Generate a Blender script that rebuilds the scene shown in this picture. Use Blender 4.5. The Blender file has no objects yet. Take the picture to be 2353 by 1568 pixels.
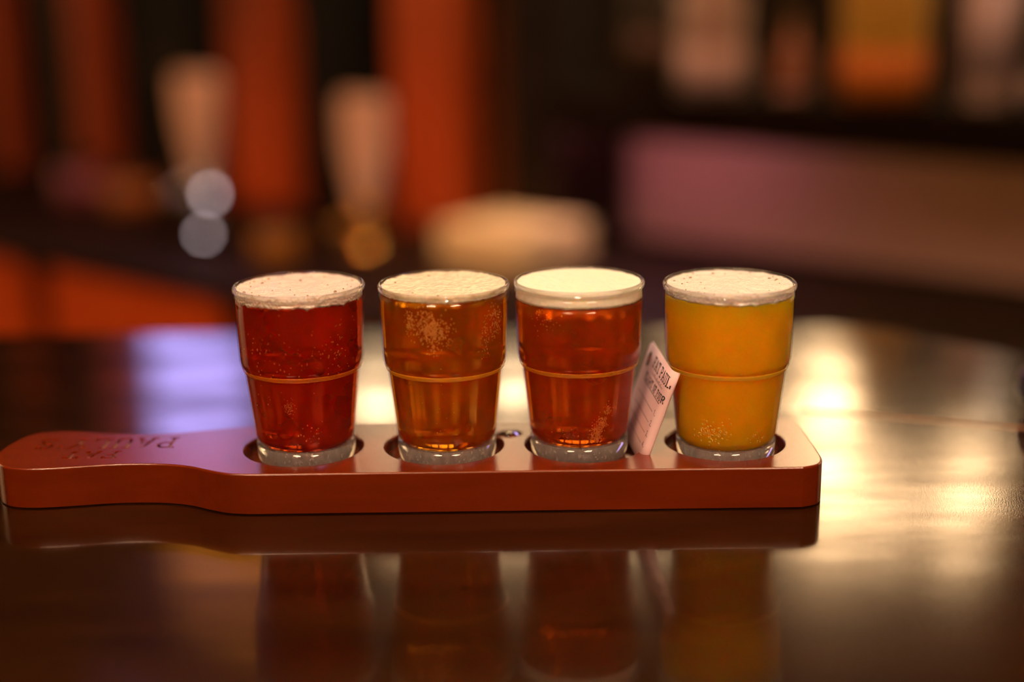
import bpy, bmesh, math, random
from mathutils import Vector, Matrix, noise
random.seed(7)
S = bpy.context.scene
C = S.collection
PI = math.pi

# ------------------------------------------------------------------ camera
cam_d = bpy.data.cameras.new('camera'); cam = bpy.data.objects.new('camera', cam_d); C.objects.link(cam)
PITCH, ROLL, FPX = 0.25324, -0.012884, 3264.0
fw = Vector((0, math.cos(PITCH), -math.sin(PITCH))); up0 = Vector((0, math.sin(PITCH), math.cos(PITCH))); rt0 = Vector((1, 0, 0))
rt = rt0*math.cos(ROLL) + up0*math.sin(ROLL); up = -rt0*math.sin(ROLL) + up0*math.cos(ROLL)
M = Matrix((rt, up, -fw)).transposed().to_4x4(); M.translation = Vector((0, -.6733, .2479))
cam.matrix_world = M
cam_d.sensor_width = 36; cam_d.lens = FPX*36/2353; cam_d.clip_start = .02; cam_d.clip_end = 60
cam_d.dof.use_dof = True; cam_d.dof.focus_distance = .682; cam_d.dof.aperture_fstop = 1.5; cam_d.dof.aperture_blades = 0
S.camera = cam

# ------------------------------------------------------------------ world, exposure
W = bpy.data.worlds.new('world'); S.world = W; W.use_nodes = True
W.node_tree.nodes['Background'].inputs[0].default_value = (1.0, .42, .16, 1)
W.node_tree.nodes['Background'].inputs[1].default_value = .02
S.view_settings.view_transform = 'Standard'; S.view_settings.look = 'None'
S.view_settings.exposure = 0.12; S.view_settings.gamma = 1.0; S.view_settings.use_curve_mapping = False
S.cycles.use_denoising = True
S.cycles.max_bounces = 8; S.cycles.transparent_max_bounces = 16; S.cycles.adaptive_threshold = .045; S.cycles.use_light_tree = False
S.cycles.transmission_bounces = 7; S.cycles.glossy_bounces = 3; S.cycles.diffuse_bounces = 2
S.cycles.sample_clamp_indirect = 6.0; S.cycles.blur_glossy = .3

WINDOW_E = 15.0     # daylight seen in the transom windows
FROST_E = 2.0       # obscured window lower left
FILL_E = 76.0       # drum fill lamps added behind the camera
PEND_E = 9.0        # globe pendants over the bar
SCREEN_E = 3.2      # menu screen on the hutch
SPOT_W = 26.0       # spotlights added to light the bar

# ------------------------------------------------------------------ materials
def mat(name):
    m = bpy.data.materials.new(name); m.use_nodes = True
    nt = m.node_tree; nt.nodes.clear()
    out = nt.nodes.new('ShaderNodeOutputMaterial')
    return m, nt, out
def nd(nt, t, **kw):
    n = nt.nodes.new(t)
    for k, v in kw.items():
        if k in n.inputs: n.inputs[k].default_value = v
        else: setattr(n, k, v)
    return n
def rgba(c): return (c[0], c[1], c[2], 1)
def bump(nt, scale, strength, dist=.001, detail=3, stretch=None, kind='noise'):
    tc = nd(nt, 'ShaderNodeTexCoord'); src = tc.outputs['Object']
    if stretch:
        mp = nd(nt, 'ShaderNodeMapping'); mp.inputs['Scale'].default_value = stretch
        nt.links.new(src, mp.inputs[0]); src = mp.outputs[0]
    if kind == 'noise':
        t = nd(nt, 'ShaderNodeTexNoise', Scale=scale, Detail=detail); o = t.outputs['Fac']
    else:
        t = nd(nt, 'ShaderNodeTexVoronoi', Scale=scale); o = t.outputs['Distance']
    nt.links.new(src, t.inputs['Vector'])
    b = nd(nt, 'ShaderNodeBump', Strength=strength, Distance=dist)
    nt.links.new(o, b.inputs['Height'])
    return b
def varied(nt, c1, c2, scale, stretch=None, detail=4, lo=.35, hi=.65):
    tc = nd(nt, 'ShaderNodeTexCoord'); src = tc.outputs['Object']
    if stretch:
        mp = nd(nt, 'ShaderNodeMapping'); mp.inputs['Scale'].default_value = stretch
        nt.links.new(src, mp.inputs[0]); src = mp.outputs[0]
    t = nd(nt, 'ShaderNodeTexNoise', Scale=scale, Detail=detail); nt.links.new(src, t.inputs['Vector'])
    r = nd(nt, 'ShaderNodeValToRGB')
    r.color_ramp.elements[0].position = lo; r.color_ramp.elements[0].color = rgba(c1)
    r.color_ramp.elements[1].position = hi; r.color_ramp.elements[1].color = rgba(c2)
    nt.links.new(t.outputs['Fac'], r.inputs[0])
    return r.outputs[0]
def principled(name, col, rough=.5, metal=0., col2=None, vscale=20, stretch=None, spec=.5, bmp=None, coat=0., coat_rough=.1, **extra):
    m, nt, out = mat(name)
    p = nd(nt, 'ShaderNodeBsdfPrincipled'); nt.links.new(p.outputs[0], out.inputs[0])
    p.inputs['Base Color'].default_value = rgba(col); p.inputs['Roughness'].default_value = rough
    p.inputs['Metallic'].default_value = metal; p.inputs['Specular IOR Level'].default_value = spec
    p.inputs['Coat Weight'].default_value = coat; p.inputs['Coat Roughness'].default_value = coat_rough
    for k, v in extra.items(): p.inputs[k].default_value = v
    if col2 is not None: nt.links.new(varied(nt, col, col2, vscale, stretch), p.inputs['Base Color'])
    if bmp: nt.links.new(bump(nt, *bmp[0], **(bmp[1] if len(bmp) > 1 else {})).outputs[0], p.inputs['Normal'])
    return m
def emitter(name, col, strength):
    m, nt, out = mat(name)
    e = nd(nt, 'ShaderNodeEmission', Color=rgba(col), Strength=strength); nt.links.new(e.outputs[0], out.inputs[0])
    return m
def thin_glass(name, rough=.02, tint=(.97, .97, .97), refl=.38, base=.014):
    m, nt, out = mat(name)
    lw = nd(nt, 'ShaderNodeLayerWeight', Blend=.5)
    pw = nd(nt, 'ShaderNodeMath', operation='POWER'); pw.inputs[1].default_value = 4.0
    ma = nd(nt, 'ShaderNodeMath', operation='MULTIPLY_ADD'); ma.inputs[1].default_value = refl*.8; ma.inputs[2].default_value = base
    tr = nd(nt, 'ShaderNodeBsdfTransparent', Color=rgba(tint)); gl = nd(nt, 'ShaderNodeBsdfGlossy', Roughness=rough)
    mx = nd(nt, 'ShaderNodeMixShader')
    nt.links.new(lw.outputs['Facing'], pw.inputs[0]); nt.links.new(pw.outputs[0], ma.inputs[0]); nt.links.new(ma.outputs[0], mx.inputs[0])
    nt.links.new(tr.outputs[0], mx.inputs[1]); nt.links.new(gl.outputs[0], mx.inputs[2]); nt.links.new(mx.outputs[0], out.inputs[0])
    return m
def clear_glass(name, col=(1, 1, 1), rough=0., ior=1.47):
    m, nt, out = mat(name)
    g = nd(nt, 'ShaderNodeBsdfGlass', Color=rgba(col), Roughness=rough, IOR=ior); nt.links.new(g.outputs[0], out.inputs[0])
    return m
def whitened_glass(name):  # white mixed in stands for light refracted through the clear base
    m, nt, out = mat(name)
    g = nd(nt, 'ShaderNodeBsdfGlass', Color=(.99, .98, .96, 1), Roughness=.02, IOR=1.47)
    d = nd(nt, 'ShaderNodeBsdfDiffuse', Color=(.98, .94, .90, 1)); t = nd(nt, 'ShaderNodeBsdfTranslucent', Color=(.98, .94, .90, 1)); a = nd(nt, 'ShaderNodeAddShader')
    mx0 = nd(nt, 'ShaderNodeMixShader'); nt.links.new(d.outputs[0], mx0.inputs[1]); nt.links.new(t.outputs[0], mx0.inputs[2])
    tc = nd(nt, 'ShaderNodeTexCoord'); mp = nd(nt, 'ShaderNodeMapping'); mp.inputs['Scale'].default_value = (1, 1, .7); nt.links.new(tc.outputs['Object'], mp.inputs[0])
    ns = nd(nt, 'ShaderNodeTexNoise', Scale=600., Detail=3.); nt.links.new(mp.outputs[0], ns.inputs['Vector'])
    mr = nd(nt, 'ShaderNodeMapRange'); mr.inputs[1].default_value = .35; mr.inputs[2].default_value = .7; mr.inputs[3].default_value = .13; mr.inputs[4].default_value = .30
    nt.links.new(ns.outputs['Fac'], mr.inputs[0])
    mx = nd(nt, 'ShaderNodeMixShader'); nt.links.new(mr.outputs[0], mx.inputs[0]); nt.links.new(g.outputs[0], mx.inputs[1]); nt.links.new(mx0.outputs[0], mx.inputs[2]); nt.links.new(mx.outputs[0], out.inputs[0])
    return m
def beer_mat(name, haze, sss, radius, absorb, density, spec_col=(1, 1, 1)):
    m, nt, out = mat(name)
    g = nd(nt, 'ShaderNodeBsdfGlass', Color=rgba(spec_col), Roughness=.03, IOR=1.28)
    p = nd(nt, 'ShaderNodeBsdfPrincipled')
    p.inputs['Base Color'].default_value = rgba(sss); p.inputs['Subsurface Weight'].default_value = 1.0
    p.inputs['Subsurface Radius'].default_value = radius; p.inputs['Subsurface Scale'].default_value = 1.0
    p.inputs['Specular IOR Level'].default_value = .1; p.inputs['Roughness'].default_value = .6
    # cloudiness drifts a little through the liquid
    tc = nd(nt, 'ShaderNodeTexCoord'); ns = nd(nt, 'ShaderNodeTexNoise', Scale=45., Detail=2.)
    nt.links.new(tc.outputs['Object'], ns.inputs['Vector'])
    mr = nd(nt, 'ShaderNodeMapRange'); mr.inputs[1].default_value = .3; mr.inputs[2].default_value = .7
    mr.inputs[3].default_value = max(0, haze-.08); mr.inputs[4].default_value = min(1, haze+.08)
    nt.links.new(ns.outputs['Fac'], mr.inputs[0])
    mx = nd(nt, 'ShaderNodeMixShader'); nt.links.new(mr.outputs[0], mx.inputs[0])
    nt.links.new(g.outputs[0], mx.inputs[1]); nt.links.new(p.outputs[0], mx.inputs[2]); nt.links.new(mx.outputs[0], out.inputs[0])
    va = nd(nt, 'ShaderNodeVolumeAbsorption', Color=rgba(absorb), Density=density); nt.links.new(va.outputs[0], out.inputs['Volume'])
    return m

def table_mat():
    m, nt, out = mat('lacquered_dark_wood'); K = nt.links.new
    p = nd(nt, 'ShaderNodeBsdfPrincipled'); K(p.outputs[0], out.inputs[0])
    K(varied(nt, (.012, .0036, .0009), (.022, .007, .0016), 9, (1, 7, 1)), p.inputs['Base Color'])
    p.inputs['Specular IOR Level'].default_value = .22; p.inputs['Specular Tint'].default_value = (1., .62, .34, 1); p.inputs['Coat IOR'].default_value = 1.6
    tc = nd(nt, 'ShaderNodeTexCoord'); sx = nd(nt, 'ShaderNodeSeparateXYZ'); K(tc.outputs['Object'], sx.inputs[0])
    # lacquer worn matt towards the right end of the table, in long patches
    mp = nd(nt, 'ShaderNodeMapping'); mp.inputs['Scale'].default_value = (1, 2.4, 1); K(tc.outputs['Object'], mp.inputs[0])
    n1 = nd(nt, 'ShaderNodeTexNoise', Scale=13., Detail=4.); K(mp.outputs[0], n1.inputs['Vector'])
    ad = nd(nt, 'ShaderNodeMath', operation='MULTIPLY_ADD'); ad.inputs[1].default_value = .10; K(n1.outputs['Fac'], ad.inputs[0]); K(sx.outputs['X'], ad.inputs[2])
    wear = nd(nt, 'ShaderNodeMapRange'); wear.inputs[1].default_value = .15; wear.inputs[2].default_value = .23; K(ad.outputs[0], wear.inputs[0])
    def ramp(lo, hi, src, sock):
        r = nd(nt, 'ShaderNodeMapRange'); r.inputs[3].default_value = lo; r.inputs[4].default_value = hi; K(src, r.inputs[0]); K(r.outputs[0], sock); return r
    ramp(.15, .14, wear.outputs[0], p.inputs['Roughness']); ramp(.04, .06, wear.outputs[0], p.inputs['Coat Roughness'])
    cw = nd(nt, 'ShaderNodeMapRange'); cw.inputs[1].default_value = .35; cw.inputs[2].default_value = .65; cw.inputs[3].default_value = .10; cw.inputs[4].default_value = .80
    n3 = nd(nt, 'ShaderNodeTexNoise', Scale=10., Detail=3.); mp3 = nd(nt, 'ShaderNodeMapping'); mp3.inputs['Scale'].default_value = (.8, 2.2, 1); K(tc.outputs['Object'], mp3.inputs[0]); K(mp3.outputs[0], n3.inputs['Vector'])
    K(n3.outputs['Fac'], cw.inputs[0]); K(cw.outputs[0], p.inputs['Coat Weight'])
    n2 = nd(nt, 'ShaderNodeTexNoise', Scale=1700., Detail=3.); mp2 = nd(nt, 'ShaderNodeMapping'); mp2.inputs['Scale'].default_value = (1, .5, 1); K(tc.outputs['Object'], mp2.inputs[0]); K(mp2.outputs[0], n2.inputs['Vector'])
    bu = nd(nt, 'ShaderNodeBump', Distance=.0006); K(n2.outputs['Fac'], bu.inputs['Height']); ramp(.008, .045, wear.outputs[0], bu.inputs['Strength'])
    K(bu.outputs[0], p.inputs['Normal']); K(bu.outputs[0], p.inputs['Coat Normal'])
    return m
M_TABLE = table_mat()
M_INLAY = principled('worn_inlay', (.30, .16, .08), .3, bmp=((300, .3),))
M_BOARD = principled('stained_paddle_wood', (.122, .0130, .0006), .22, col2=(.150, .0168, .0009), vscale=14, stretch=(1, 14, 6),
                     bmp=((1500, .10), dict(dist=.0004)), spec=.95)
M_BURNT = principled('branded_wood', (.17, .026, .004), .25, bmp=((1200, .3), dict(dist=.0004)))
M_FELT = principled('dark_pad', (.01, .005, .003), .7)
M_WALLGLASS = thin_glass('thin_clear_glass')
M_BASEGLASS = whitened_glass('thick_clear_glass')
def rim_glass():
    m, nt, out = mat('rim_glass')
    g = nd(nt, 'ShaderNodeBsdfGlass', Color=(1, .98, .96, 1), Roughness=.01, IOR=1.45); t = nd(nt, 'ShaderNodeBsdfTransparent')
    mx = nd(nt, 'ShaderNodeMixShader'); mx.inputs[0].default_value = .55; nt.links.new(g.outputs[0], mx.inputs[1]); nt.links.new(t.outputs[0], mx.inputs[2]); nt.links.new(mx.outputs[0], out.inputs[0])
    return m
M_RIM = rim_glass()
M_BUBBLE = thin_glass('foam_bubble_film', .05, (.72, .62, .52), .9, .08)
M_PAPER = principled('card_paper', (.76, .55, .57), .55)
M_INK = principled('black_ink', (.02, .015, .02), .5)
M_INKGREY = principled('grey_ink', (.30, .22, .26), .5)
M_INKRED = principled('red_ink', (.55, .03, .02), .5)
M_WATER = clear_glass('water', (1, .98, .95), 0., 1.33)
M_BLACKWOOD = principled('black_brown_wood', (.010, .004, .0015), .6, col2=(.016, .006, .002), vscale=6, stretch=(1, 1, 8), spec=.2)
M_MATT = principled('matt_black_wood', (.012, .006, .003), .95, spec=.05)
M_DARKWALL = principled('dark_plaster', (.035, .017, .008), .8, col2=(.045, .022, .010), vscale=3)
M_CEIL = principled('ceiling_paint', (.30, .20, .12), .8, col2=(.34, .23, .14), vscale=2)
M_FLOOR = principled('dark_floor', (.03, .015, .008), .4, col2=(.045, .02, .01), vscale=4)
M_ORANGE = principled('orange_stained_wood', (.55, .085, .008), .6, spec=.15, col2=(.65, .11, .012), vscale=5, stretch=(6, 6, 1))
M_POST = principled('red_brown_wood', (.50, .085, .02), .6, spec=.15, col2=(.58, .11, .028), vscale=5, stretch=(6, 6, 1))
M_OLIVE = principled('olive_brown_wood', (.70, .36, .06), .7, col2=(.75, .40, .07), vscale=5, stretch=(1, 1, 6))
M_SPLASH = principled('pale_pink_tile', (.50, .30, .24), .5, col2=(.56, .34, .27), vscale=7)
M_CHROME = principled('chrome', (.75, .73, .74), .12, metal=1.)
M_BRASS = principled('brass', (.62, .38, .12), .25, metal=1.)
M_WHITEPL = principled('white_enamel', (.82, .62, .62), .3)
M_BLACK = principled('black_plastic', (.012, .011, .013), .25)
M_NAPKIN = principled('cream_paper', (.86, .68, .42), .7)
M_BLIND = emitter('obscured_daylight', (1.0, .62, .32), FROST_E)
M_PANE = emitter('daylight_pane', (1.0, .64, .32), WINDOW_E)
M_PANE2 = emitter('added_backlight_pane', (1.0, .66, .34), 5.8)  # for the added row of panes on the back wall
M_PANE3 = emitter('added_side_pane', (1.0, .58, .26), 2.2)  # for the added panes on the side walls
M_FRAME = principled('window_frame_wood', (.10, .045, .02), .5)
M_SCREEN = emitter('lilac_screen', (.50, .39, 1.0), SCREEN_E)
M_GLOBE = emitter('warm_globe', (1.0, .68, .38), PEND_E)
M_FILL_LAMP = emitter('added_fill_glow', (1.0, .60, .36), FILL_E)
M_NEON = emitter('lilac_neon', (.7, .45, 1.0), .6)
M_PINKLED = emitter('pink_led', (1.0, .36, .46), 11.0)
M_BLUELED = emitter('violet_led', (.30, .16, 1.0), 30.0)
M_TAP_GLINT = emitter('white_glint', (1.0, .76, .78), 6.0)  # glow for the painted glints on the chrome tap
M_BOTTLE_GLINT = emitter('cream_glint', (1.0, .72, .5), 5.0)  # glow for the painted highlight among the bottles

# ------------------------------------------------------------------ mesh helpers
def link(name, me, m=None, parent=None, smooth=False):
    o = bpy.data.objects.new(name, me); C.objects.link(o)
    if m is not None: me.materials.append(m)
    if parent is not None: o.parent = parent
    if smooth:
        for p in me.polygons: p.use_smooth = True
    return o
def from_bm(name, bm, m=None, parent=None, smooth=False, fix=True):
    if fix: bmesh.ops.recalc_face_normals(bm, faces=bm.faces[:])
    me = bpy.data.meshes.new(name); bm.to_mesh(me); bm.free()
    return link(name, me, m, parent, smooth)
def tag(o, label=None, cat=None, group=None, kind=None):
    if label: o['label'] = label
    if cat: o['category'] = cat
    if group: o['group'] = group
    if kind: o['kind'] = kind
    return o
def empty(name, loc, rz=0.):
    o = bpy.data.objects.new(name, None); C.objects.link(o); o.location = loc; o.rotation_euler = (0, 0, rz); o.empty_display_size = .02
    return o
def add_box(bm, c, s, bev=0., rot=None, seg=2):
    r = bmesh.ops.create_cube(bm, size=1); vs = r['verts']
    for v in vs:
        v.co = Vector((v.co.x*s[0], v.co.y*s[1], v.co.z*s[2]))
    if bev:
        es = list({e for v in vs for e in v.link_edges})
        q = bmesh.ops.bevel(bm, geom=es, offset=bev, segments=seg, affect='EDGES', profile=.6)
        vs = list({v for f in q['faces'] for v in f.verts} | {v for v in vs if v.is_valid})
    for v in vs:
        co = v.co.copy()
        if rot is not None: co = rot @ co
        v.co = co + Vector(c)
    return vs
def box(name, c, s, m, parent=None, bev=.004, rot=None):
    bm = bmesh.new(); add_box(bm, c, s, bev, rot); return from_bm(name, bm, m, parent)
def lathe(bm, prof, seg=96, center=(0, 0, 0)):
    rings = []
    cx, cy, cz = center
    for (r, z) in prof:
        if r < 1e-6: rings.append([bm.verts.new((cx, cy, cz+z))])
        else: rings.append([bm.verts.new((cx+r*math.cos(2*PI*k/seg), cy+r*math.sin(2*PI*k/seg), cz+z)) for k in range(seg)])
    for a, b in zip(rings, rings[1:]):
        if len(a) == 1 and len(b) == 1: continue
        for k in range(seg):
            k2 = (k+1) % seg
            if len(a) == 1: bm.faces.new((a[0], b[k], b[k2]))
            elif len(b) == 1: bm.faces.new((a[k], b[0], a[k2]))
            else: bm.faces.new((a[k], b[k], b[k2], a[k2]))
    return rings
def turned(name, prof, m, parent=None, seg=64, center=(0, 0, 0), smooth=True):
    bm = bmesh.new(); lathe(bm, prof, seg, center); return from_bm(name, bm, m, parent, smooth)
def closed_turned(name, prof, m, parent=None, seg=96):
    bm = bmesh.new(); rings = lathe(bm, prof + [prof[0]], seg)
    bmesh.ops.remove_doubles(bm, verts=bm.verts[:], dist=1e-7); return from_bm(name, bm, m, parent, True)
def tube(bm, pts, r, seg=12, taper=None):
    pts = [Vector(p) for p in pts]; rings = []
    for i, p in enumerate(pts):
        d = (pts[min(i+1, len(pts)-1)] - pts[max(i-1, 0)]).normalized()
        a = d.orthogonal().normalized()
        if i and (a - pa).length > 1e-9:
            a = (pa - d*pa.dot(d)).normalized()
        pa = a; b = d.cross(a); rr = r if taper is None else taper[i]
        rings.append([bm.verts.new(p + a*rr*math.cos(2*PI*k/seg) + b*rr*math.sin(2*PI*k/seg)) for k in range(seg)])
    for A, B in zip(rings, rings[1:]):
        for k in range(seg): bm.faces.new((A[k], A[(k+1) % seg], B[(k+1) % seg], B[k]))
    bm.faces.new(rings[0][::-1]); bm.faces.new(rings[-1])
def prism(bm, poly, z0, z1, bev=0.):
    def offset(d):
        n = len(poly); out = []
        for i in range(n):
            a, b, c = Vector(poly[i-1]), Vector(poly[i]), Vector(poly[(i+1) % n])
            n1 = Vector((-(b-a).y, (b-a).x)).normalized(); n2 = Vector((-(c-b).y, (c-b).x)).normalized()
            nn = (n1+n2).normalized(); out.append(b + nn*d/max(.5, nn.dot(n1)))
        return out
    lv = [(0, z0), (0, z1)] if not bev else [(bev*.12, z0), (0, z0+bev*.12), (0, z0+bev), (0, z1-bev), (bev*.12, z1-bev*.5), (bev*.45, z1-bev*.12), (bev, z1)]
    rings = [[bm.verts.new((p.x, p.y, z)) for p in offset(d)] for d, z in lv]
    n = len(poly)
    for A, B in zip(rings, rings[1:]):
        for k in range(n): bm.faces.new((A[k], A[(k+1) % n], B[(k+1) % n], B[k]))
    bm.faces.new(rings[0][::-1]); bm.faces.new(rings[-1])
def catmull(pts, sub=6):
    out = []
    for i in range(len(pts)-1):
        p0, p1, p2, p3 = [Vector(pts[max(0, min(len(pts)-1, i+j))]) for j in (-1, 0, 1, 2)]
        for k in range(sub):
            t = k/sub
            out.append(.5*((2*p1) + (p2-p0)*t + (2*p0-5*p1+4*p2-p3)*t*t + (3*p1-p0-3*p2+p3)*t**3))
    out.append(Vector(pts[-1])); return out

# slab-serif stroke letters in a unit box: width .8, height 1
def arc(cx, cy, rx, ry, a0, a1, n=8): return [(cx+rx*math.cos(math.radians(a0+(a1-a0)*i/n)), cy+ry*math.sin(math.radians(a0+(a1-a0)*i/n))) for i in range(n+1)]
GLYPH = {
 'P': [[(.2, 0), (.2, 1)], [(.2, 1), (.45, 1)] + arc(.45, .75, .25, .25, 90, -90) + [(.2, .5)], [(.05, 0), (.38, 0)], [(.05, 1), (.2, 1)]],
 'A': [[(.1, 0), (.4, 1), (.7, 0)], [(.2, .35), (.6, .35)], [(0, 0), (.22, 0)], [(.58, 0), (.8, 0)]],
 'U': [[(.15, 1), (.15, .3)] + arc(.4, .27, .25, .27, 180, 360) + [(.65, 1)], [(.02, 1), (.3, 1)], [(.5, 1), (.78, 1)]],
 'L': [[(.2, 1), (.2, 0), (.7, 0), (.7, .22)], [(.05, 1), (.35, 1)], [(.05, 0), (.2, 0)]],
 'Y': [[(.1, 1), (.4, .5), (.7, 1)], [(.4, .5), (.4, 0)], [(.25, 0), (.55, 0)], [(0, 1), (.22, 1)], [(.58, 1), (.8, 1)]],
 'S': [arc(.4, .75, .27, .25, 30, 270) + arc(.4, .25, .27, .25, 90, -150), [(.66, .98), (.66, .8)], [(.14, .02), (.14, .2)]],
 'F': [[(.2, 0), (.2, 1), (.7, 1), (.7, .8)], [(.2, .52), (.52, .52)], [(.05, 0), (.38, 0)], [(.05, 1), (.2, 1)]],
 'T': [[(.4, 0), (.4, 1)], [(.08, .78), (.08, 1), (.72, 1), (.72, .78)], [(.25, 0), (.55, 0)]],
 'I': [[(.4, 0), (.4, 1)]], 'O': [arc(.4, .5, .28, .5, 0, 360, 16)], 'R': [[(.2, 0), (.2, 1), (.45, 1)] + arc(.45, .75, .22, .25, 90, -90) + [(.2, .5)], [(.42, .5), (.68, 0)]],
 'G': [arc(.42, .5, .3, .5, 50, 330, 12) + [(.7, .42), (.45, .42)]], 'H': [[(.15, 0), (.15, 1)], [(.65, 0), (.65, 1)], [(.15, .5), (.65, .5)]],
 "'": [[(.2, 1), (.2, .72)]], '.': [[(.2, 0), (.2, .1)]], '1': [[(.2, .8), (.4, 1), (.4, 0)]], '2': [arc(.4, .72, .26, .28, 160, -30) + [(.12, 0), (.7, 0)]],
 '3': [arc(.38, .74, .25, .26, 150, -90) + arc(.38, .25, .27, .25, 90, -150)], '4': [[(.55, 0), (.55, 1), (.1, .3), (.75, .3)]], ' ': [],
}
NARROW = {"'": .35, '.': .35, ' ': .55, 'I': .8}
def stroke_quads(text, height, w, gap=.12, aspect=1.):
    """quads (four 2-D corners each) of a line of text starting at u = 0, and its total width"""
    quads, x = [], 0.
    for ch in text:
        for pl in GLYPH[ch]:
            for a, b in zip(pl, pl[1:]):
                A = Vector(((x+a[0]*aspect)*height, a[1]*height)); B = Vector(((x+b[0]*aspect)*height, b[1]*height))
                d = (B-A)
                if d.length < 1e-9: continue
                d.normalize(); n = Vector((-d.y, d.x))*w/2; e = d*w*.42
                quads.append((A-e-n, B+e-n, B+e+n, A-e+n))
        x += (NARROW.get(ch, .8)+gap)*aspect
    return quads, (x-gap*aspect)*height

# ================================================================== THE SETTING
FLOOR_Z = -1.07
box('floor', (0, 1.0, FLOOR_Z-.05), (8, 7, .1), M_FLOOR, bev=0)['kind'] = 'structure'
box('ceiling', (0, 1.0, 2.4), (8, 7, .1), M_CEIL, bev=0)['kind'] = 'structure'
box('wall_left', (-3.55, .95, .64), (.1, 5.9, 3.42), M_DARKWALL, bev=0)['kind'] = 'structure'
box('wall_right', (3.05, .95, .64), (.1, 5.9, 3.42), M_DARKWALL, bev=0)['kind'] = 'structure'
box('wall_back', (-.25, 3.95, .64), (6.7, .1, 3.42), M_DARKWALL, bev=0)['kind'] = 'structure'
box('wall_front', (-.25, -2.35, .64), (6.7, .1, 3.42), M_DARKWALL, bev=0)['kind'] = 'structure'
def window(n, x0, x1, z0, z1, m, bars=(), at=None, rz=0.):
    w = empty('window_%d' % n, at or ((x0+x1)/2, 3.9, z0), rz); w['kind'] = 'structure'
    bm = bmesh.new(); t = .035; W_ = x1-x0; H = z1-z0
    add_box(bm, (-W_/2-t/2, -.02, H/2), (t, .07, H+2*t), .004); add_box(bm, (W_/2+t/2, -.02, H/2), (t, .07, H+2*t), .004)
    add_box(bm, (0, -.02, -t/2), (W_, .07, t), .004); add_box(bm, (0, -.02, H+t/2), (W_, .07, t), .004)
    for b in bars: add_box(bm, (b, -.02, H/2), (.03, .06, H), .003)
    from_bm('window_frame', bm, M_FRAME, w)
    box('pane', (0, 0, H/2), (W_, .012, H), m, w, bev=0)
window(1, .97, 1.18, 1.02, 1.69, M_PANE)
window(2, 1.235, 1.34, 1.40, 1.69, M_PANE)
window(3, 1.45, 1.61, 1.34, 1.69, M_PANE)
window(4, .50, .88, .86, 1.24, M_BLIND)
for n_, (xa, xb) in enumerate(((-.66, -.30), (-.22, .14), (.22, .52), (.56, .88))): window(5+n_, xa, xb, 1.30, 1.66, M_PANE2)  # row of panes added to brighten the paddle top and back-light the beers

window(9, -.9, .9, .10, 1.50, M_PANE3, bars=(-.3, .3), at=(3.0, 2.3, .10), rz=-PI/2)  # side windows added on both walls to light the beer edges
window(10, -.9, .9, .10, 1.50, M_PANE3, bars=(-.3, .3), at=(-3.5, 2.3, .10), rz=PI/2)
# drum lamps added behind the camera as front fill
def fill_lamp(x, y, z, label):
    l = empty('added_drum_lamp', (x, y, z))
    turned('drum_shade', [(.27, 0), (.27, .30), (.262, .30), (.262, 0), (.27, 0)], M_BLACK, l, 48)
    turned('diffuser', [(0, .20), (.26, .20), (.26, .215), (0, .215)], M_FILL_LAMP, l, 48)
    bm = bmesh.new(); tube(bm, [(0, 0, .215), (0, 0, 2.35-z)], .006, 8); from_bm('cord', bm, M_BLACK, l)
    tag(l, label, 'lamp', 'added fill lamps behind the viewer')
fill_lamp(-.55, -1.15, 1.35, 'added drum fill lamp on the left, behind the viewer')
fill_lamp(.55, -1.15, 1.35, 'added drum fill lamp on the right, behind the viewer')

# ================================================================== BAR TABLE
tb = empty('bar_table', (0, 0, FLOOR_Z))
H0 = -FLOOR_Z
bm = bmesh.new()
TOP = [(-.95, -.50), (.62, -.50), (.62, -.06)] + [tuple(p) for p in catmull([(.56, .0), (.338, .236), (.27, .305), (.235, .322), (.19, .324)], 5)] + [(-.80, .324), (-.95, .18)]
prism(bm, TOP, H0-.04, H0, .004)
top = from_bm('tabletop', bm, M_TABLE, tb)
for p in top.data.polygons: p.use_smooth = False
# thin raised joint strip that crosses the table top behind the board
a, b = Vector((.169, .1150)), Vector((.40, .037))
d = (b-a).normalized()
bm = bmesh.new(); add_box(bm, ((a.x+b.x)/2, (a.y+b.y)/2, H0+.0002), ((b-a).length, .0028, .0008), .0002, Matrix.Rotation(math.atan2(d.y, d.x), 3, 'Z'))
from_bm('joint_strip', bm, M_INLAY, tb)
turned('pedestal', [(0, .03), (.06, .03), (.05, .08), (.045, H0-.1), (.12, H0-.045), (0, H0-.045)], M_BLACK, tb, 48, (-.15, -.1, 0))
turned('foot_plate', [(0, 0), (.28, 0), (.28, .015), (.08, .035), (0, .035)], M_BLACK, tb, 64, (-.15, -.1, 0))
tag(tb, 'glossy dark wooden bar table under the serving paddle', 'table')

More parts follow.
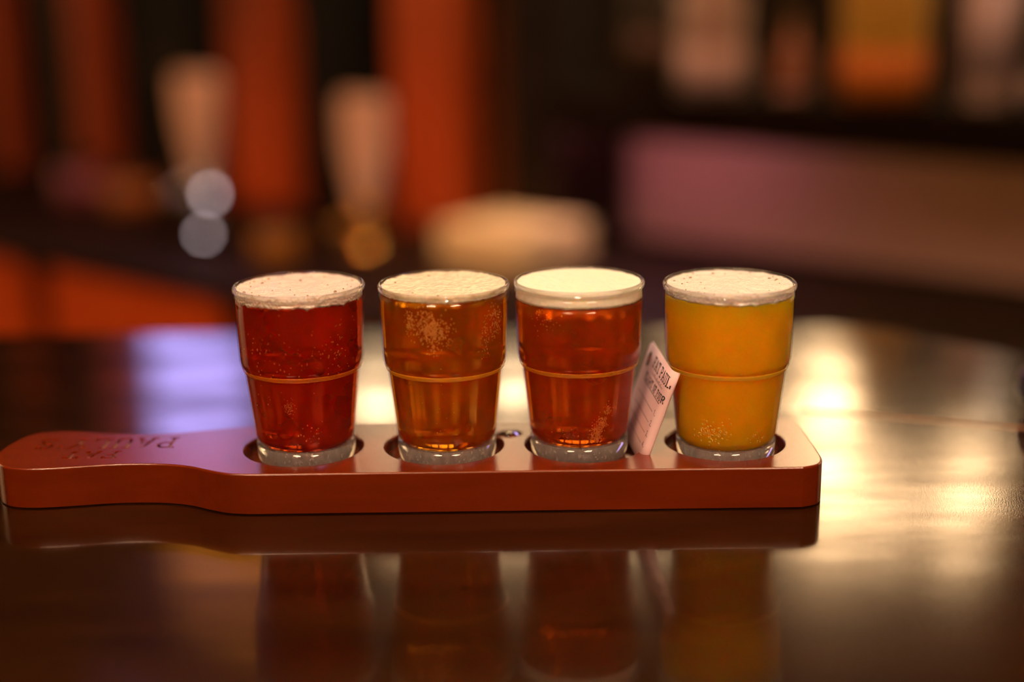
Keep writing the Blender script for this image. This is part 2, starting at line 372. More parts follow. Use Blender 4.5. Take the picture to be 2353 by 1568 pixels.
# ================================================================== SERVING PADDLE
TB, REC = .0206, .0070           # board thickness, depth of the glass recesses
HX = [-.10444 + i*.069958 for i in range(4)]; HR = .0296
lower = [(.1485, -.0), (.1485, -.018), (.1480, -.0285), (.1448, -.0358), (.1380, -.0396), (.130, -.0402), (.08, -.0402), (.0, -.0402), (-.08, -.0402), (-.118, -.0402), (-.128, -.0398), (-.1365, -.0382), (-.146, -.0335),
         (-.1566, -.0275), (-.1698, -.0238), (-.1857, -.0229), (-.198, -.0238), (-.2157, -.0267), (-.231, -.0282), (-.2425, -.0262), (-.2492, -.0208), (-.2545, -.0105), (-.256, .0)]
upper = [(-.256, .0), (-.2542, .0105), (-.2502, .0216), (-.2452, .0276), (-.2363, .0300), (-.2249, .0297), (-.2154, .0272), (-.2045, .0247), (-.191, .0236), (-.181, .0243), (-.1713, .0257), (-.1588, .0290),
         (-.149, .0318), (-.136, .0345), (-.120, .0368), (-.095, .0383), (-.07, .0388), (.0, .0388), (.08, .0388), (.130, .0388), (.1385, .0378), (.1450, .0340), (.1480, .0265), (.1485, .015), (.1485, 0)]
poly = catmull(lower, 5)[:-1] + catmull(upper, 5)[:-1]
poly = [tuple(p) for p in poly][::-1]
bm = bmesh.new(); prism(bm, poly, .0006, TB, .0010)
paddle = empty('serving_paddle', (0, 0, 0))
body = from_bm('paddle_body', bm, M_BOARD, paddle)
cut = bmesh.new()
for hx in HX:
    lathe(cut, [(0, TB-REC), (HR-.0006, TB-REC), (HR-.0002, TB-REC+.0004), (HR-.0002, TB-.0009), (HR+.0006, TB+.0001), (HR+.0006, TB+.006), (0, TB+.006)], 96, (hx, 0, 0))
cutter = from_bm('cutter', cut)
# branded lettering, read from the far side of the board
def brand_quads():
    res = []
    for txt, h, wd, cx, y0, asp in (("PAULY'S", .0150, .0016, -.2050, .0168, .80), ('FAT', .0098, .0014, -.2080, -.0035, 1.05)):
        q, w = stroke_quads(txt, h, wd, aspect=asp)
        for quad in q: res.append([(cx - (p.x-w/2), y0 - p.y) for p in quad])
    return res
def solidify(bm, quads, z0, z1):
    for q in quads:
        lo = [bm.verts.new((x, y, z0)) for x, y in q]; hi = [bm.verts.new((x, y, z1)) for x, y in q]
        bm.faces.new(lo[::-1]); bm.faces.new(hi)
        for k in range(4): bm.faces.new((lo[k], lo[(k+1) % 4], hi[(k+1) % 4], hi[k]))
bl = bmesh.new(); solidify(bl, brand_quads(), TB-.0010, TB+.001); lcut = from_bm('cutter_letters', bl)
for c_, self_ in ((cutter, False), (lcut, True)):
    md = body.modifiers.new('cut', 'BOOLEAN'); md.object = c_; md.operation = 'DIFFERENCE'; md.solver = 'EXACT'; md.use_self = self_
dg = bpy.context.evaluated_depsgraph_get()
me = bpy.data.meshes.new_from_object(body.evaluated_get(dg)); body.modifiers.clear(); body.data = me
if not me.materials: me.materials.append(M_BOARD)
for o in (cutter, lcut): bpy.data.objects.remove(o)
bl = bmesh.new(); solidify(bl, brand_quads(), TB-.00105, TB-.00085); let = from_bm('branded_lettering', bl, M_BURNT, paddle)
let['label'] = "branded words FAT PAULY'S, upside down to the viewer"
for i, (x, y) in enumerate(((-.22, 0), (.12, .025), (.12, -.025), (-.1, 0))):
    turned('foot_pad', [(0, 0), (.006, 0), (.006, .0007), (0, .0007)], M_FELT, paddle, 24, (x, y, 0))
tag(paddle, "orange brown wooden tasting paddle with handle, holding four glasses", 'paddle')

# ================================================================== GLASSES
GZ = TB-REC
RIM = .0900
def outer_r(z):
    pts = [(0.003, .0237), (.0482, .02855), (.0488, .0288), (.0500, .0296), (.0512, .0302), (.0530, .0306), (.0885, .0320)]
    for (z0, r0), (z1, r1) in zip(pts, pts[1:]):
        if z <= z1: return r0 + (r1-r0)*max(0, (z-z0))/(z1-z0)
    return pts[-1][1]
FLOORZ = .0108
def inner_r(z): return outer_r(z+.0001) - (.0006 if z < .080 else .0006 + .0008*(z-.080)/.007)
zs_in = [.0150, .022, .03, .04, .0465, .0478, .0488, .0497, .0506, .0515, .0524, .0535, .055, .065, .075, .083, .087]
RZ = .0874
wall_prof = [(outer_r(FLOORZ)-.0002, FLOORZ+.00005)] + [(outer_r(z), z) for z in (.0125, .02, .03, .04, .0470, .0478, .0487, .0496, .0504, .0512, .0518, .0524, .0531, .054, .06, .07, .08, RZ)] + \
    [(inner_r(z), z) for z in reversed(zs_in + [RZ])] + [(inner_r(.0150)-.0006, .0125), (outer_r(FLOORZ)-.0030, FLOORZ+.0003)]
rim_prof = [(outer_r(RZ), RZ+.00003), (.03205, .0882), (.03205, .0889), (.0318, .0895), (.0314, .08985), (.0310, .0900), (.0306, .08985), (.0303, .0895), (.03015, .0889), (.0302, .0882), (inner_r(RZ), RZ+.00003)]
base_prof = [(0, .0012), (.0185, .0012), (.0196, .0003), (.0212, 0), (.0226, .0005), (.0235, .0018), (.0238, .0035), (outer_r(FLOORZ)-.0001, FLOORZ), (.0222, FLOORZ), (.0205, FLOORZ-.0007), (0, FLOORZ-.0011)]
def fnoise(x, y, z): return noise.noise(Vector((x, y, z)))

def beer_glass(idx, x, y, foam_bot, foam_top, bmat, fmat, ragged, label, clusters, bub_mat, top_amp, rot, glow_m, nfoam):
    g = empty('beer_glass', (x, y, GZ), rot)
    closed_turned('glass_wall', wall_prof, M_WALLGLASS, g, 128)
    closed_turned('rim', rim_prof, M_RIM, g, 128)
    turned('glass_base', base_prof, M_BASEGLASS, g, 128)
    # liquid
    prof = [(0, FLOORZ-.0009), (.0203, FLOORZ-.0005), (.0218, FLOORZ+.0003), (inner_r(.0150)-.0010, .0128)] + [(inner_r(z)-.00015, z) for z in zs_in if z < foam_bot-.001] + [(inner_r(foam_bot)-.00015, foam_bot), (0, foam_bot)]
    beer = turned('beer', prof, bmat, g, 128)
    # lighter ring that paints the bright line where the wall steps out
    closed_turned('step_glow_ring', [(.02852, .0476), (.02882, .0479), (.02910, .0483), (.02932, .0488), (.02950, .0494), (.02962, .04995), (.02935, .0497), (.0286, .0488)], glow_m, g, 128)
    # head of foam
    bm = bmesh.new(); seg = 160; R0 = .02995
    rings = []; nr = 26
    for i in range(nr+1):
        f = (i/nr)**.8; r = R0*f
        if i == 0: rings.append([bm.verts.new((0, 0, foam_top + .0002*top_amp))]); continue
        ring = []
        for k in range(seg):
            a = 2*PI*k/seg; px, py = r*math.cos(a), r*math.sin(a)
            h = fnoise(px*160, py*160, idx*9.)*.00035*top_amp + fnoise(px*500, py*500, idx*5.)*.00018*top_amp
            h += .0006*max(0, (f-.82)/.18)**2
            ring.append(bm.verts.new((px, py, foam_top+h)))
        rings.append(ring)
    nside = 5; edge = []
    for k in range(seg):
        a = 2*PI*k/seg; ca, sa = math.cos(a), math.sin(a)
        edge.append(foam_bot - .0002 - ragged*(.0020*abs(fnoise(ca*9+idx, sa*9, 1.)) + .0014*abs(fnoise(ca*30, sa*30, idx))))
    for j in range(1, nside+1):
        ring = []
        for k in range(seg):
            a = 2*PI*k/seg; z = foam_top + (edge[k]-foam_top)*j/nside
            r = (inner_r(z) - .00006) if z < RZ-.0002 else .0300
            ring.append(bm.verts.new((r*math.cos(a), r*math.sin(a), z)))
        rings.append(ring)
    ring = [bm.verts.new((.85*v.co.x, .85*v.co.y, foam_bot+.0002)) for v in rings[-1]]; rings.append(ring)
    for A, B in zip(rings, rings[1:]):
        for k in range(seg):
            k2 = (k+1) % seg
            if len(A) == 1: bm.faces.new((A[0], B[k], B[k2]))
            else: bm.faces.new((A[k], B[k], B[k2], A[k2]))
    bm.faces.new(ring)
    fo = from_bm('foam', bm, fmat, beer, True)
    rnf = random.Random(40+idx); bm = bmesh.new()
    for _ in range(nfoam):
        f = math.sqrt(rnf.uniform(.55, .93)) if rnf.random() < .7 else math.sqrt(rnf.random())*.9
        a = rnf.uniform(0, 2*PI); rr = rnf.choice((.0003, .0004, .0005, .0008)); bmesh.ops.create_icosphere(bm, subdivisions=2, radius=1, matrix=Matrix.Translation((R0*f*math.cos(a), R0*f*math.sin(a), foam_top+.0001)) @ Matrix.Diagonal((rr, rr, rr*.8, 1)))
    if nfoam: tag(from_bm('foam_bubbles', bm, M_BUBBLE, beer, True), kind='stuff')
    # bubbles clinging to the inside of the wall; angle 270 degrees faces the viewer
    rnd = random.Random(100+idx); bm = bmesh.new()
    for (ang, z, da, dz, n, rmin, rmax) in clusters:
        for _ in range(int(n*1.7)):
            aa = math.radians(ang + rnd.gauss(0, da)) - rot; zz = z + rnd.gauss(0, dz)
            if not (.0135 < zz < foam_bot-.001): continue
            rr = rnd.uniform(rmin, rmax)*.72; R = inner_r(zz) - .0001
            Mx = Matrix.Translation((R*math.cos(aa), R*math.sin(aa), zz)) @ Matrix.Rotation(aa, 4, 'Z') @ Matrix.Diagonal((rr*.35, rr, rr*rnd.uniform(.8, 1.5), 1))
            bmesh.ops.create_icosphere(bm, subdivisions=1, radius=1, matrix=Mx)
    if len(bm.verts): tag(from_bm('bubbles', bm, bub_mat, beer, True), kind='stuff')
    else: bm.free()
    tag(g, label, 'beer glass', 'tasting glasses in the paddle')
    return g

def foam_mat(name, col, scale=900, strength=.5, rough=.4):
    m, nt, out = mat(name)
    p = nd(nt, 'ShaderNodeBsdfPrincipled'); nt.links.new(p.outputs[0], out.inputs[0])
    p.inputs['Base Color'].default_value = rgba(col); p.inputs['Roughness'].default_value = rough
    p.inputs['Subsurface Weight'].default_value = .35; p.inputs['Subsurface Radius'].default_value = (.004, .0025, .0015); p.inputs['Subsurface Scale'].default_value = 1.
    b = bump(nt, scale, strength, dist=.002, kind='voronoi'); nt.links.new(b.outputs[0], p.inputs['Normal'])
    return m
F1 = foam_mat('tan_bubbly_foam', (.88, .71, .59), 800, .55, .22)
F2 = foam_mat('thin_wet_foam', (.88, .72, .52), 300, .5, .15)
F3 = foam_mat('dense_cream_foam', (.97, .88, .70), 300, .2, .35)
F4 = foam_mat('white_bubbly_foam', (.93, .81, .71), 750, .5, .22)
def bub(name, c, fac=.55):
    m, nt, out = mat(name)
    p = nd(nt, 'ShaderNodeBsdfPrincipled'); p.inputs['Base Color'].default_value = rgba(c); p.inputs['Roughness'].default_value = .3
    t = nd(nt, 'ShaderNodeBsdfTransparent'); mx = nd(nt, 'ShaderNodeMixShader'); mx.inputs[0].default_value = fac
    nt.links.new(t.outputs[0], mx.inputs[1]); nt.links.new(p.outputs[0], mx.inputs[2]); nt.links.new(mx.outputs[0], out.inputs[0])
    return m
BB1 = bub('red_bubble', (.75, .16, .04)); BB2 = bub('amber_bubble', (.85, .34, .06)); BB3 = bub('orange_bubble', (.80, .22, .04)); BB4 = bub('gold_bubble', (.95, .58, .08))
LG = [bub('ledge_glass_%d' % i, c, .40) for i, c in enumerate(((.90, .24, .008), (1., .45, .015), (.96, .36, .012), (1., .66, .03)))]  # lighter beer tints painting the bright line at the step
B1 = beer_mat('red_ale', .36, (.64, .024, .0005), (.026, .005, .001), (.945, .50, .02), 105)
B2 = beer_mat('amber_ale', .28, (.95, .175, .001), (.042, .011, .001), (.983, .775, .01), 88)
B3 = beer_mat('copper_ale', .32, (.78, .085, .001), (.031, .008, .001), (.967, .645, .02), 98)
B4 = beer_mat('hazy_gold_ale', .90, (.98, .40, .002), (.034, .016, .002), (.99, .85, .10), 90)

GP = [(HX[0]+.00118, .0016), (HX[1]+.00161, .00005), (HX[2]-.00253, .0036), (HX[3]-.00038, -.0048)]
beer_glass(1, *GP[0], .0848, .0881, B1, F1, 1.0, 'deep red beer with tan bubbly foam, glass nearest the paddle handle',
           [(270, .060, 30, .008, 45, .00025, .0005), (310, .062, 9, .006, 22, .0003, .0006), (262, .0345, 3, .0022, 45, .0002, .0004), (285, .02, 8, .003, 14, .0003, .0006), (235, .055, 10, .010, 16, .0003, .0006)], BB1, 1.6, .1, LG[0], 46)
beer_glass(2, *GP[1], .0868, .0885, B2, F2, .5, 'clear amber beer with a thin wet foam film, second from the handle',
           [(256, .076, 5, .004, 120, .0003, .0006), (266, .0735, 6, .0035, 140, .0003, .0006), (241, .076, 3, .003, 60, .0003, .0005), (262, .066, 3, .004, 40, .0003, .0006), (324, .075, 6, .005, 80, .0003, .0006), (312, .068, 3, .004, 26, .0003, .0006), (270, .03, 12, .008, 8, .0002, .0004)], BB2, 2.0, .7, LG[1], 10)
beer_glass(3, *GP[2], .0820, .0884, B3, F3, .35, 'copper beer with thick smooth cream foam, third from the handle',
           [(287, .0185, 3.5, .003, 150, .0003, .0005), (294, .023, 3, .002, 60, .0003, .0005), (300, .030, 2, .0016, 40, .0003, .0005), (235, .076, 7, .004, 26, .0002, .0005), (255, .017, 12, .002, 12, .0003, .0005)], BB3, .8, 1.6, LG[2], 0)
beer_glass(4, *GP[3], .0850, .0883, B4, F4, .5, 'hazy golden yellow beer with white foam, farthest from the handle',
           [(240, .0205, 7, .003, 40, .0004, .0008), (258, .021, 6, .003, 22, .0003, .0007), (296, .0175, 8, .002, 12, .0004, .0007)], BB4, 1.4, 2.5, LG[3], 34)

# ================================================================== FLIGHT CARD leaning between the last two glasses
nb, nt_, ft = Vector((.0604, -.0158, .0172)), Vector((.0762, -.0203, .0634)), Vector((.0708, .0250, .0672))
eu = (nt_-ft); CW = eu.length; eu.normalize()
ev = (nt_-nb); ev = (ev - eu*ev.dot(eu)); CH = ev.length; ev.normalize()
nr_ = eu.cross(ev).normalized(); BR = .0035
def card(u, v, off=0.):      # u from the far edge, v from the bottom edge
    base = ft - ev*CH + ev*v
    w = CW-.002
    if u <= w: return base + eu*u + nr_*off
    ph = (u-w)/BR
    return base + eu*(w + BR*math.sin(ph)) - nr_*BR*(1-math.cos(ph)) + nr_*math.cos(ph)*off + eu*math.sin(ph)*off
c_root = empty('flight_card', nb)
inv = -Vector(nb)
bm = bmesh.new()
us = [CW*.98*i/12 for i in range(12)] + [CW-.002+BR*PI*.55*i/8 for i in range(9)]; grid = []
cr_ = .0025
for side in (0, 1):
    g_ = []
    for u in us:
        lo, hi = 0., CH
        if u < cr_:
            dlt = cr_ - math.sqrt(max(0, cr_**2-(cr_-u)**2)); lo += dlt; hi -= dlt
        g_.append([bm.verts.new(card(u, lo+(hi-lo)*j/6, .0 if side == 0 else -.0003) + inv) for j in range(7)])
    grid.append(g_)
for side in (0, 1):
    for i in range(len(us)-1):
        for j in range(6): bm.faces.new((grid[side][i][j], grid[side][i+1][j], grid[side][i+1][j+1], grid[side][i][j+1]))
for i in range(len(us)-1):
    for j in (0, 6): bm.faces.new((grid[0][i][j], grid[0][i+1][j], grid[1][i+1][j], grid[1][i][j]))
for i in (0, len(us)-1):
    for j in range(6): bm.faces.new((grid[0][i][j], grid[0][i][j+1], grid[1][i][j+1], grid[1][i][j]))
bmesh.ops.remove_doubles(bm, verts=bm.verts[:], dist=1e-7)
from_bm('card_sheet', bm, M_PAPER, c_root, True)
def card_print(name, quads, m, label=None):
    bm = bmesh.new()
    for q in quads:
        if max(p[0] for p in q) > CW-.002+BR*PI*.5: continue
        A, B, Cc, D = [Vector(p) for p in q]; n = max(1, int((B-A).length/.0012))
        for i in range(n):
            q4 = [A.lerp(B, i/n), A.lerp(B, (i+1)/n), D.lerp(Cc, (i+1)/n), D.lerp(Cc, i/n)]
            bm.faces.new([bm.verts.new(card(p.x, p.y, .00006) + inv) for p in q4])
    o = from_bm(name, bm, m, c_root, fix=False)
    if label: o['label'] = label
def put(text, h, w, u0, v0, aspect=.9): return [[(u0+p.x, v0+p.y) for p in q] for q in stroke_quads(text, h, w, aspect=aspect)[0]]
card_print('brand_text', put('FAT', .0052, .0007, .0165, CH-.0088) + put("PAULY'S", .0052, .0007, .0312, CH-.0088), M_INK, "black serif words FAT PAULY'S")
card_print('heading_text', put('FLIGHT OF FOUR', .0034, .00062, .0105, CH-.0172, .88), M_INK, 'black heading FLIGHT OF FOUR')
card_print('small_print', [[(u, CH-.0120), (u+w, CH-.0120), (u+w, CH-.0120+h), (u, CH-.0120+h)] for u, w, h in [(.020+.0016*i, .0009, random.choice((.0009, .0014, .0018))) for i in range(14)]], M_INKGREY)
lines = [[(.0105, CH-.0184), (CW-.001, CH-.0184), (CW-.001, CH-.0180), (.0105, CH-.0180)]]
for v in (.0245, .0302, .0358, .0414): lines.append([(.008, CH-v-.0001), (CW-.0058, CH-v-.0001), (CW-.0058, CH-v+.0002), (.008, CH-v+.0002)])
card_print('ruled_lines', lines, M_INK)
nums = []
for k, v in enumerate((.0245, .0302, .0358, .0414)): nums += put('%d.' % (k+1), .0026, .0004, CW-.0034, CH-v-.0003, .8)
card_print('line_numbers', nums, M_INK)
card_print('logo_emblem', [[(.0075+.0024*math.cos(a)*s, CH-.0082+.0040*math.sin(a)*s) for a, s in ((k*PI/6, 1), ((k+1)*PI/6, 1), ((k+1)*PI/6, .55), (k*PI/6, .55))] for k in range(12)], M_INK, 'small dark round emblem')
card_print('logo_centre', [[(.0075+.0012*math.cos(a), CH-.0082+.0020*math.sin(a)) for a in (k*PI/2, k*PI/2+PI/4, k*PI/2+PI/2, k*PI/2+PI*.75)] for k in range(4)], M_INKRED)
tag(c_root, 'pale printed flight card leaning between copper and golden beer glasses', 'card')

# ================================================================== WATER on the paddle
bm = bmesh.new(); seg = 40; rings = []
prof = [(1., 0.), (1.0, .0002), (.93, .0006), (.75, .0011), (.45, .0014), (0, .0015)]
for f, z in prof:
    if f == 0: rings.append([bm.verts.new((0, 0, z))]); continue
    rings.append([bm.verts.new((f*.0062*(1+.10*math.sin(2*a+.6)+.05*math.sin(3*a))*math.cos(a), f*.0046*(1+.10*math.sin(2*a+.6)+.05*math.sin(3*a))*math.sin(a), z)) for a in [2*PI*k/seg for k in range(seg)]])
for A, B in zip(rings, rings[1:]):
    for k in range(seg):
        k2 = (k+1) % seg
        if len(B) == 1: bm.faces.new((A[k], A[k2], B[0]))
        else: bm.faces.new((A[k], A[k2], B[k2], B[k]))
bm.faces.new(rings[0][::-1])
wd = from_bm('water_drop', bm, M_WATER, None, True); wd.location = (-.0018, .0165, TB+.00002)
tag(wd, 'flat drop of spilled water on the paddle beside the amber beer', 'water drop')

# ================================================================== dark object at the right edge
r_ = empty('candle_holder', (.3130, .100, 0))
turned('glass_cup', [(0, 0), (.014, 0), (.016, .001), (.0225, .007), (.0255, .014), (.024, .023), (.019, .030), (.017, .030), (.0215, .023), (.0225, .014), (.019, .009), (0, .007)], principled('dark_violet_glaze', (.012, .008, .03), .08, spec=.7), r_, 64)
turned('candle', [(0, .0085), (.0165, .0095), (.0175, .013), (.0175, .019), (.003, .0195), (0, .020)], M_WHITEPL, r_, 48)
tag(r_, 'dark violet round candle holder at the right edge of the table', 'candle holder')

# ================================================================== BACK BAR (runs diagonally behind the table)
BA = math.radians(-40); BO = Vector((-.364, 1.167, 0))
BU = Vector((math.cos(BA), math.sin(BA), 0)); BN = Vector((-math.sin(BA), math.cos(BA), 0))
def bp(s, t, z=0.): return BO + BU*s + BN*t + Vector((0, 0, z))
CTZ = -.152      # counter height
def bar_empty(name, s, t, z): return empty(name, bp(s, t, z), BA)
# cabinets under the counter
edges = [-1.44, -.96, -.485, .0, .48, .96]
names = ['far left, mostly outside the picture', 'left of the dark gap between doors', 'right of the dark gap, behind the red beer', 'below the counter behind the amber beer', 'below the counter behind the golden beer']
for i, (s0, s1) in enumerate(zip(edges, edges[1:])):
    w = s1-s0; cb = bar_empty('bar_cabinet', (s0+s1)/2, 0, FLOOR_Z); h = CTZ-.021-FLOOR_Z
    box('cabinet_body', (0, .295, h/2+.0195), (w-.002, .55, h-.041), M_BLACKWOOD, cb)
    box('toe_kick', (0, .30, .02), (w-.002, .48, .04), M_BLACK, cb, .002)
    dr = box('door', (0, .008, h/2+.02), (w-.075, .022, h-.05), M_ORANGE, cb, .003)
    bm = bmesh.new(); tube(bm, [(w/2-.06, -.004, h-.25), (w/2-.06, -.030, h-.25), (w/2-.06, -.030, h-.37), (w/2-.06, -.004, h-.37)], .004, 10)
    from_bm('handle', bm, M_BRASS, dr)
    tag(cb, 'orange stained bar cabinet, ' + names[i], 'cabinet', 'cabinets under the back bar counter')
ct = bar_empty('bar_counter', -.24, .3, CTZ)
box('worktop', (0, .0, -.010), (2.42, .62, .020), M_BLACKWOOD, ct, .008)
tag(ct, 'long dark counter top of the blurred back bar', 'counter')
# hutch on the left: posts, dark back, header
hu = bar_empty('bar_hutch', -.65, .48, CTZ)
def L(s): return s+.65
for (s0, s1, hh) in ((-1.40, -1.335, 1.10), (-1.075, -.99, 1.10), (-.595, -.455, 1.10), (-.175, -.035, .45)):
    box('post', (L((s0+s1)/2), .03, hh/2), (s1-s0, .06, hh), M_POST, hu, .006)
box('back_panel', (L(-.93), .20, .55), (.96, .02, 1.10), M_BLACKWOOD, hu, .003)
box('back_panel', (L(-.175), .20, .225), (.54, .02, .45), M_BLACKWOOD, hu, .003)
box('side_panel', (L(.02), .10, .225), (.10, .05, .45), principled('brown_wood', (.22, .075, .012), .5), hu, .004)
box('end_post', (L(.135), .02, .225), (.10, .09, .45), M_BLACKWOOD, hu, .006)
box('header', (L(-.93), .04, 1.06), (1.0, .08, .32), M_BLACKWOOD, hu, .01)
box('sign_board', (L(-.645), -.012, 1.06), (.37, .02, .31), M_OLIVE, hu, .004)
box('top_rail', (L(-.135), .10, .462), (.64, .22, .024), M_BLACKWOOD, hu, .004)
box('shelf', (L(-.93), .12, .50), (.94, .14, .025), M_BLACKWOOD, hu, .003)
tag(hu, 'tall bar hutch with red brown posts and dark recesses', 'hutch')
# splash panel and bottle shelf on the right
sp = bar_empty('splash_panel', .60, .60, CTZ)
box('panel_sheet', (0, .01, .09), (.84, .02, .178), M_SPLASH, sp, .004)
box('panel_rail', (0, .0, .004), (.84, .03, .008), M_BLACKWOOD, sp, .002)
tag(sp, 'blurred pale pink splash panel behind the counter, under the bottle shelf', 'panel')
sh = bar_empty('bottle_shelf', .60, .52, .028)
box('shelf_board', (0, 0, .030), (.82, .20, .056), M_MATT, sh, .004)
box('shelf_support', (-.395, .035, -.09), (.03, .05, .178), M_BLACKWOOD, sh, .003)
box('shelf_support', (.395, .035, -.09), (.03, .05, .178), M_BLACKWOOD, sh, .003)
box('led_strip', (-.26, -.045, .000), (.30, .02, .006), M_PINKLED, sh, .002)
box('led_strip', (.15, -.045, .000), (.46, .02, .006), emitter('added_amber_led', (1.0, .46, .12), 3.2), sh, .002)  # amber strip added to brighten the right of the splash panel
tag(sh, 'dark thick shelf carrying blurred bottles at upper right', 'shelf')
SHZ = .028+.058
def bottle(s, t, r, h, m, label_m, cap_m, label, lz=(.25, .6), neck=.35):
    b = bar_empty('liquor_bottle', s, t, SHZ); hb = h*(1-neck)
    turned('bottle_body', [(0, .002), (r*.9, 0), (r, .006), (r, hb*.9), (r*.8, hb), (r*.38, hb+h*neck*.3), (r*.32, h*.95), (r*.36, h), (0, h)], m, b, 40)
    turned('paper_label', [(r*.99, hb*lz[0]), (r*1.012, hb*lz[0]), (r*1.012, hb*lz[1]), (r*.99, hb*lz[1])], label_m, b, 40)
    turned('cap', [(0, h*.94), (r*.40, h*.94), (r*.40, h*1.02), (0, h*1.02)], cap_m, b, 24)
    tag(b, label, 'bottle', 'bottles on the back bar shelf')
AMB = principled('amber_bottle_glass', (.55, .14, .01), .45); CLR = principled('pale_bottle_glass', (.50, .34, .28), .45)
DKB = principled('dark_bottle_glass', (.03, .02, .008), .45); LBY = principled('yellow_label', (.60, .32, .02), .6); LBP = principled('pink_white_label', (.72, .50, .48), .6); LBO = principled('orange_label', (.75, .20, .015), .6)
bottle(.415, .50, .046, .22, CLR, LBP, M_BLACK, 'blurred pale bottle, leftmost on the shelf', (.0, .45))
bottle(.548, .48, .022, .10, principled('brown_jar', (.30, .09, .03), .3), LBP, M_BRASS, 'small brown bottle between pale and amber bottles', (.1, .2))
bottle(.664, .50, .054, .26, LBY, LBO, M_BLACK, 'wide amber bottle with orange band on the shelf', (.03, .40))
bottle(.800, .50, .034, .24, CLR, LBP, M_BRASS, 'pinkish bottle on the shelf near the right edge', (.25, .9))
bottle(.880, .50, .036, .22, DKB, LBP, M_BRASS, 'dark bottle on the shelf, farthest right', (.05, .3))
bottle(.300, .52, .036, .25, DKB, principled('dim_label', (.10, .05, .03), .6), M_BLACK, 'dark bottle behind the left end of the shelf', (.2, .5))
fl = bar_empty('bottle_glint', .850, .45, SHZ)
turned('glint', [(0, .148), (.005, .150), (.0085, .157), (.0085, .163), (.005, .170), (0, .172)], M_BOTTLE_GLINT, fl, 24)  # glowing bead stands in for a highlight on a bottle
turned('glint_stand', [(0, 0), (.018, 0), (.018, .004), (.003, .008), (.003, .148), (0, .149)], M_BLACK, fl, 24)
tag(fl, 'small added glowing cream bulb at the upper right corner', 'glint')

# beer taps
def tap(s, t, top, metal, label, glints, wtop):
    q = bar_empty('beer_tap', s, t, CTZ); ht = top-CTZ
    turned('tap_base', [(0, 0), (.035, 0), (.035, .008), (.02, .014), (.016, .03), (0, .03)], metal, q, 40)
    turned('tap_column', [(0, .03), (.014, .03), (.014, ht-.19), (.018, ht-.185), (.018, ht-.16), (0, ht-.16)], metal, q, 40)
    bm = bmesh.new(); tube(bm, [(0, -.012, ht-.18), (0, -.045, ht-.18), (0, -.058, ht-.186), (0, -.062, ht-.205)], .008, 14); from_bm('faucet', bm, metal, q, True)
    bm = bmesh.new()      # paddle handle: narrow at the bottom, wide at the top
    prof = [(.012, 0), (.022, .02), (.034, .05), (.044, .085), (wtop, .12), (wtop*1.02, .155), (wtop*.86, .167)]
    rows = []
    for hw, z in prof:
        rows.append([bm.verts.new((x*hw, y*.013, ht-.167+z)) for x, y in ((-1, -.4), (-.85, -1), (.85, -1), (1, -.4), (1, .4), (.85, 1), (-.85, 1), (-1, .4))])
    for A, B in zip(rows, rows[1:]):
        for k in range(8): bm.faces.new((A[k], A[(k+1) % 8], B[(k+1) % 8], B[k]))
    bm.faces.new(rows[0][::-1]); bm.faces.new(rows[-1]); from_bm('tap_handle', bm, M_WHITEPL, q)
    if glints:  # side arm and tray added to hold the glint discs
        bm = bmesh.new(); tube(bm, [(0, 0, glints[0][2]), (.042, 0, glints[0][2]), (.042, -.018, glints[0][2])], .007, 12); from_bm('side_arm', bm, metal, q, True)
        box('drip_tray', (.07, -.07, .008), (.16, .08, .0155), M_MATT, q, .004)
    for (lx, ly, z, r) in glints:
        bm = bmesh.new(); bmesh.ops.create_cone(bm, cap_ends=True, segments=24, radius1=r, radius2=r*.9, depth=.004, matrix=Matrix.Translation((lx, ly, z)) @ Matrix.Rotation(PI/2, 4, 'X')); from_bm('glint_disc', bm, M_TAP_GLINT, q)  # glowing discs stand in for highlights on the chrome
    tag(q, label, 'beer tap', 'beer taps on the back bar')
tap(-.405, .27, .100, M_CHROME, 'chrome beer tap with white handle and two glowing glint discs, at left', [(.042, -.020, -.088-CTZ, .0065), (.122, -.100, .016, .0065)], .050)
tap(-.055, .30, .078, M_BRASS, 'brass beer tap with white handle, behind the amber beer', [], .046)

# small things on the counter at the left
def jar(s, t, r, h, m, label):
    j = bar_empty('counter_jar', s, t, CTZ)
    turned('jar_body', [(0, 0), (r*.9, 0), (r, .006), (r, h*.7), (r*.8, h*.8), (0, h*.8)], m, j, 32)
    turned('jar_lid', [(0, h*.8), (r*.84, h*.8), (r*.84, h), (0, h)], M_BLACK, j, 32)
    tag(j, label, 'jar', 'jars on the counter at left')
jar(-.86, .34, .045, .075, principled('mauve_glaze', (.35, .10, .18), .3), 'dim mauve jar on the counter, left of the chrome tap')
jar(-.70, .34, .050, .065, principled('brown_glaze', (.35, .13, .04), .3), 'dim brown jar on the counter beside the chrome tap')
jar(-.10, .16, .034, .06, principled('ochre_glaze', (.35, .16, .02), .3), 'dim ochre jar in front of the brass tap')

# cream napkins stacked on the counter behind the second and third glass
nk = bar_empty('napkin_stack', .175, .365, CTZ)
for i in range(6):
    box('napkin', (random.uniform(-.002, .002), random.uniform(-.002, .002), .006+i*.009), (.165, .150, .0088), M_NAPKIN, nk, .0035, Matrix.Rotation(random.uniform(-.04, .04), 3, 'Z'))
tag(nk, 'stack of cream napkins glowing behind the two middle glasses', 'napkins')

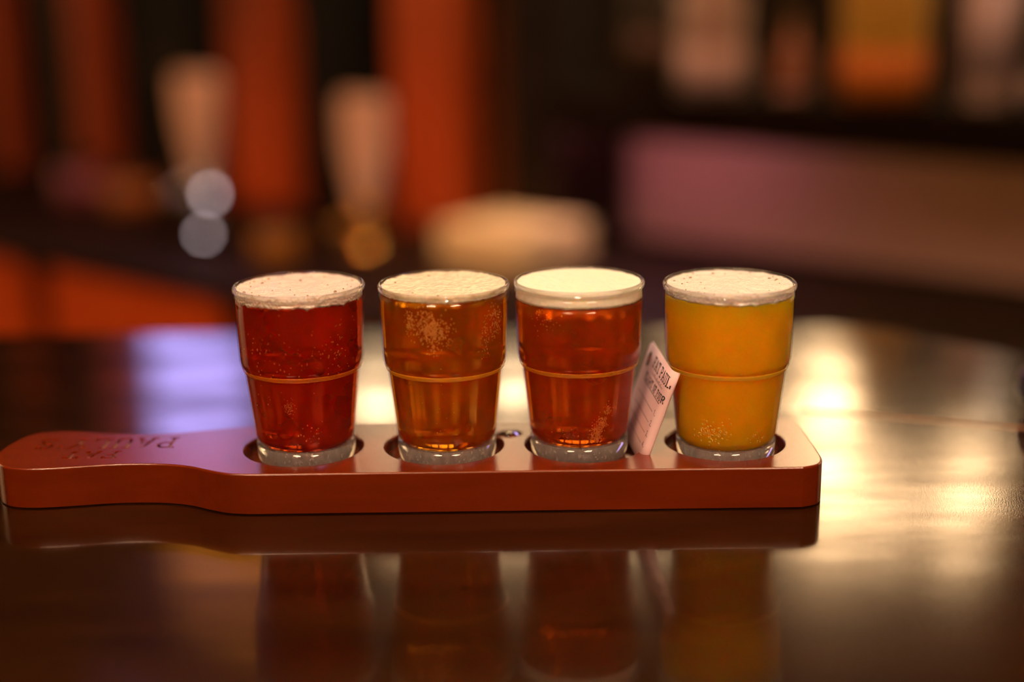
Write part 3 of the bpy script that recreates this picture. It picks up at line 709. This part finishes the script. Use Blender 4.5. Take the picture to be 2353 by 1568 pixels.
# ================================================================== LIGHT FITTINGS OF THE BAR AND ADDED SPOTLIGHTS
def pendant(s, t, zc, r, label):
    p = bar_empty('pendant_lamp', s, t, zc)
    bm = bmesh.new(); bmesh.ops.create_uvsphere(bm, u_segments=32, v_segments=20, radius=r); from_bm('globe', bm, M_GLOBE, p, True)
    turned('lamp_cap', [(0, r*.9), (r*.5, r*.86), (r*.45, r*1.25), (0, r*1.3)], M_BRASS, p, 32)
    bm = bmesh.new(); tube(bm, [(0, 0, r*1.2), (0, 0, 2.35-zc)], .003, 8); from_bm('cord', bm, M_BLACK, p)
    tag(p, label, 'lamp', 'globe pendants over the bar')
pendant(-.150, .40, .425, .048, 'warm globe pendant over the bar, mirrored left of the amber beer')
pendant(.142, .40, .360, .036, 'smaller warm globe pendant, mirrored between the middle beers')
sc_ = bar_empty('menu_screen', -.555, .345, .370)
box('screen_case', (0, .012, .155), (.285, .022, .33), M_BLACK, sc_, .004)
box('screen_panel', (0, .0, .155), (.27, .004, .31), M_SCREEN, sc_, .001)
box('screen_bracket', (0, .063, .155), (.06, .079, .06), M_BLACK, sc_, .003)
tag(sc_, 'glowing lilac screen on the hutch, mirrored in the table at left', 'screen')
nn = bar_empty('neon_tube', -.66, .38, 1.22)
bm = bmesh.new(); tube(bm, [(-.35, 0, 0), (.30, 0, 0)], .012, 12); from_bm('tube', bm, M_NEON, nn, True)
box('tube_holder', (0, .04, 0), (.70, .05, .03), M_BLACK, nn, .003)
tag(nn, 'lilac neon tube along the hutch header', 'lamp')
# spotlights added to brighten the bar, napkins, sign board and paddle
def spot(loc, target, watts, col, angle, label, r=.03):
    o = empty('added_spot', loc); dirv = (Vector(target)-Vector(loc)).normalized()
    rot = dirv.to_track_quat('-Z', 'Y').to_matrix()
    bm = bmesh.new(); lathe(bm, [(0, .10), (.022, .10), (.028, .08), (.034, .0), (.031, .0), (.026, .075), (0, .078)], 32)
    for v in bm.verts: v.co = rot @ v.co
    from_bm('lamp_shade', bm, M_BLACK, o, True)
    bm = bmesh.new(); tube(bm, [(0, 0, .05), (0, 0, 2.35-loc[2])], .006, 10); from_bm('stem', bm, M_BLACK, o)
    ld = bpy.data.lights.new('spot_light', 'SPOT'); ld.energy = watts; ld.color = col; ld.spot_size = math.radians(angle); ld.spot_blend = .5; ld.shadow_soft_size = r
    lo = bpy.data.objects.new('spot_light', ld); C.objects.link(lo); lo.parent = o; lo.rotation_euler = rot.to_euler(); lo.location = dirv*.01
    tag(o, label, 'lamp', 'added spotlights')
spot((-.95, .30, 1.75), bp(-.25, 0, -.28), SPOT_W*3.2, (1, .32, .06), 36, 'added spotlight over the left of the bar, above the picture')
spot((-.55, .35, 1.9), bp(-.45, .48, .05), SPOT_W*1.0, (1, .34, .16), 66, 'added spotlight aimed at the hutch posts, above the picture')
spot((.45, .15, 1.9), bp(.55, .55, -.05), SPOT_W*.5, (1, .55, .26), 34, 'added spotlight aimed at the bottle shelf, above the picture')
spot((.05, .55, 1.6), bp(.175, .365, -.10), SPOT_W*2.2, (1, .78, .45), 14, 'added spotlight aimed at the napkins, above the picture')
spot((.02, .22, 1.85), (.0, .0, .10), 60, (1, .80, .58), 22, 'added spotlight directly over the serving paddle, above the picture', .05)
spot((-.75, .75, 2.1), bp(-.63, .45, .90), 190, (1, .62, .24), 20, 'added spotlight aimed at the pale sign board, above the picture')
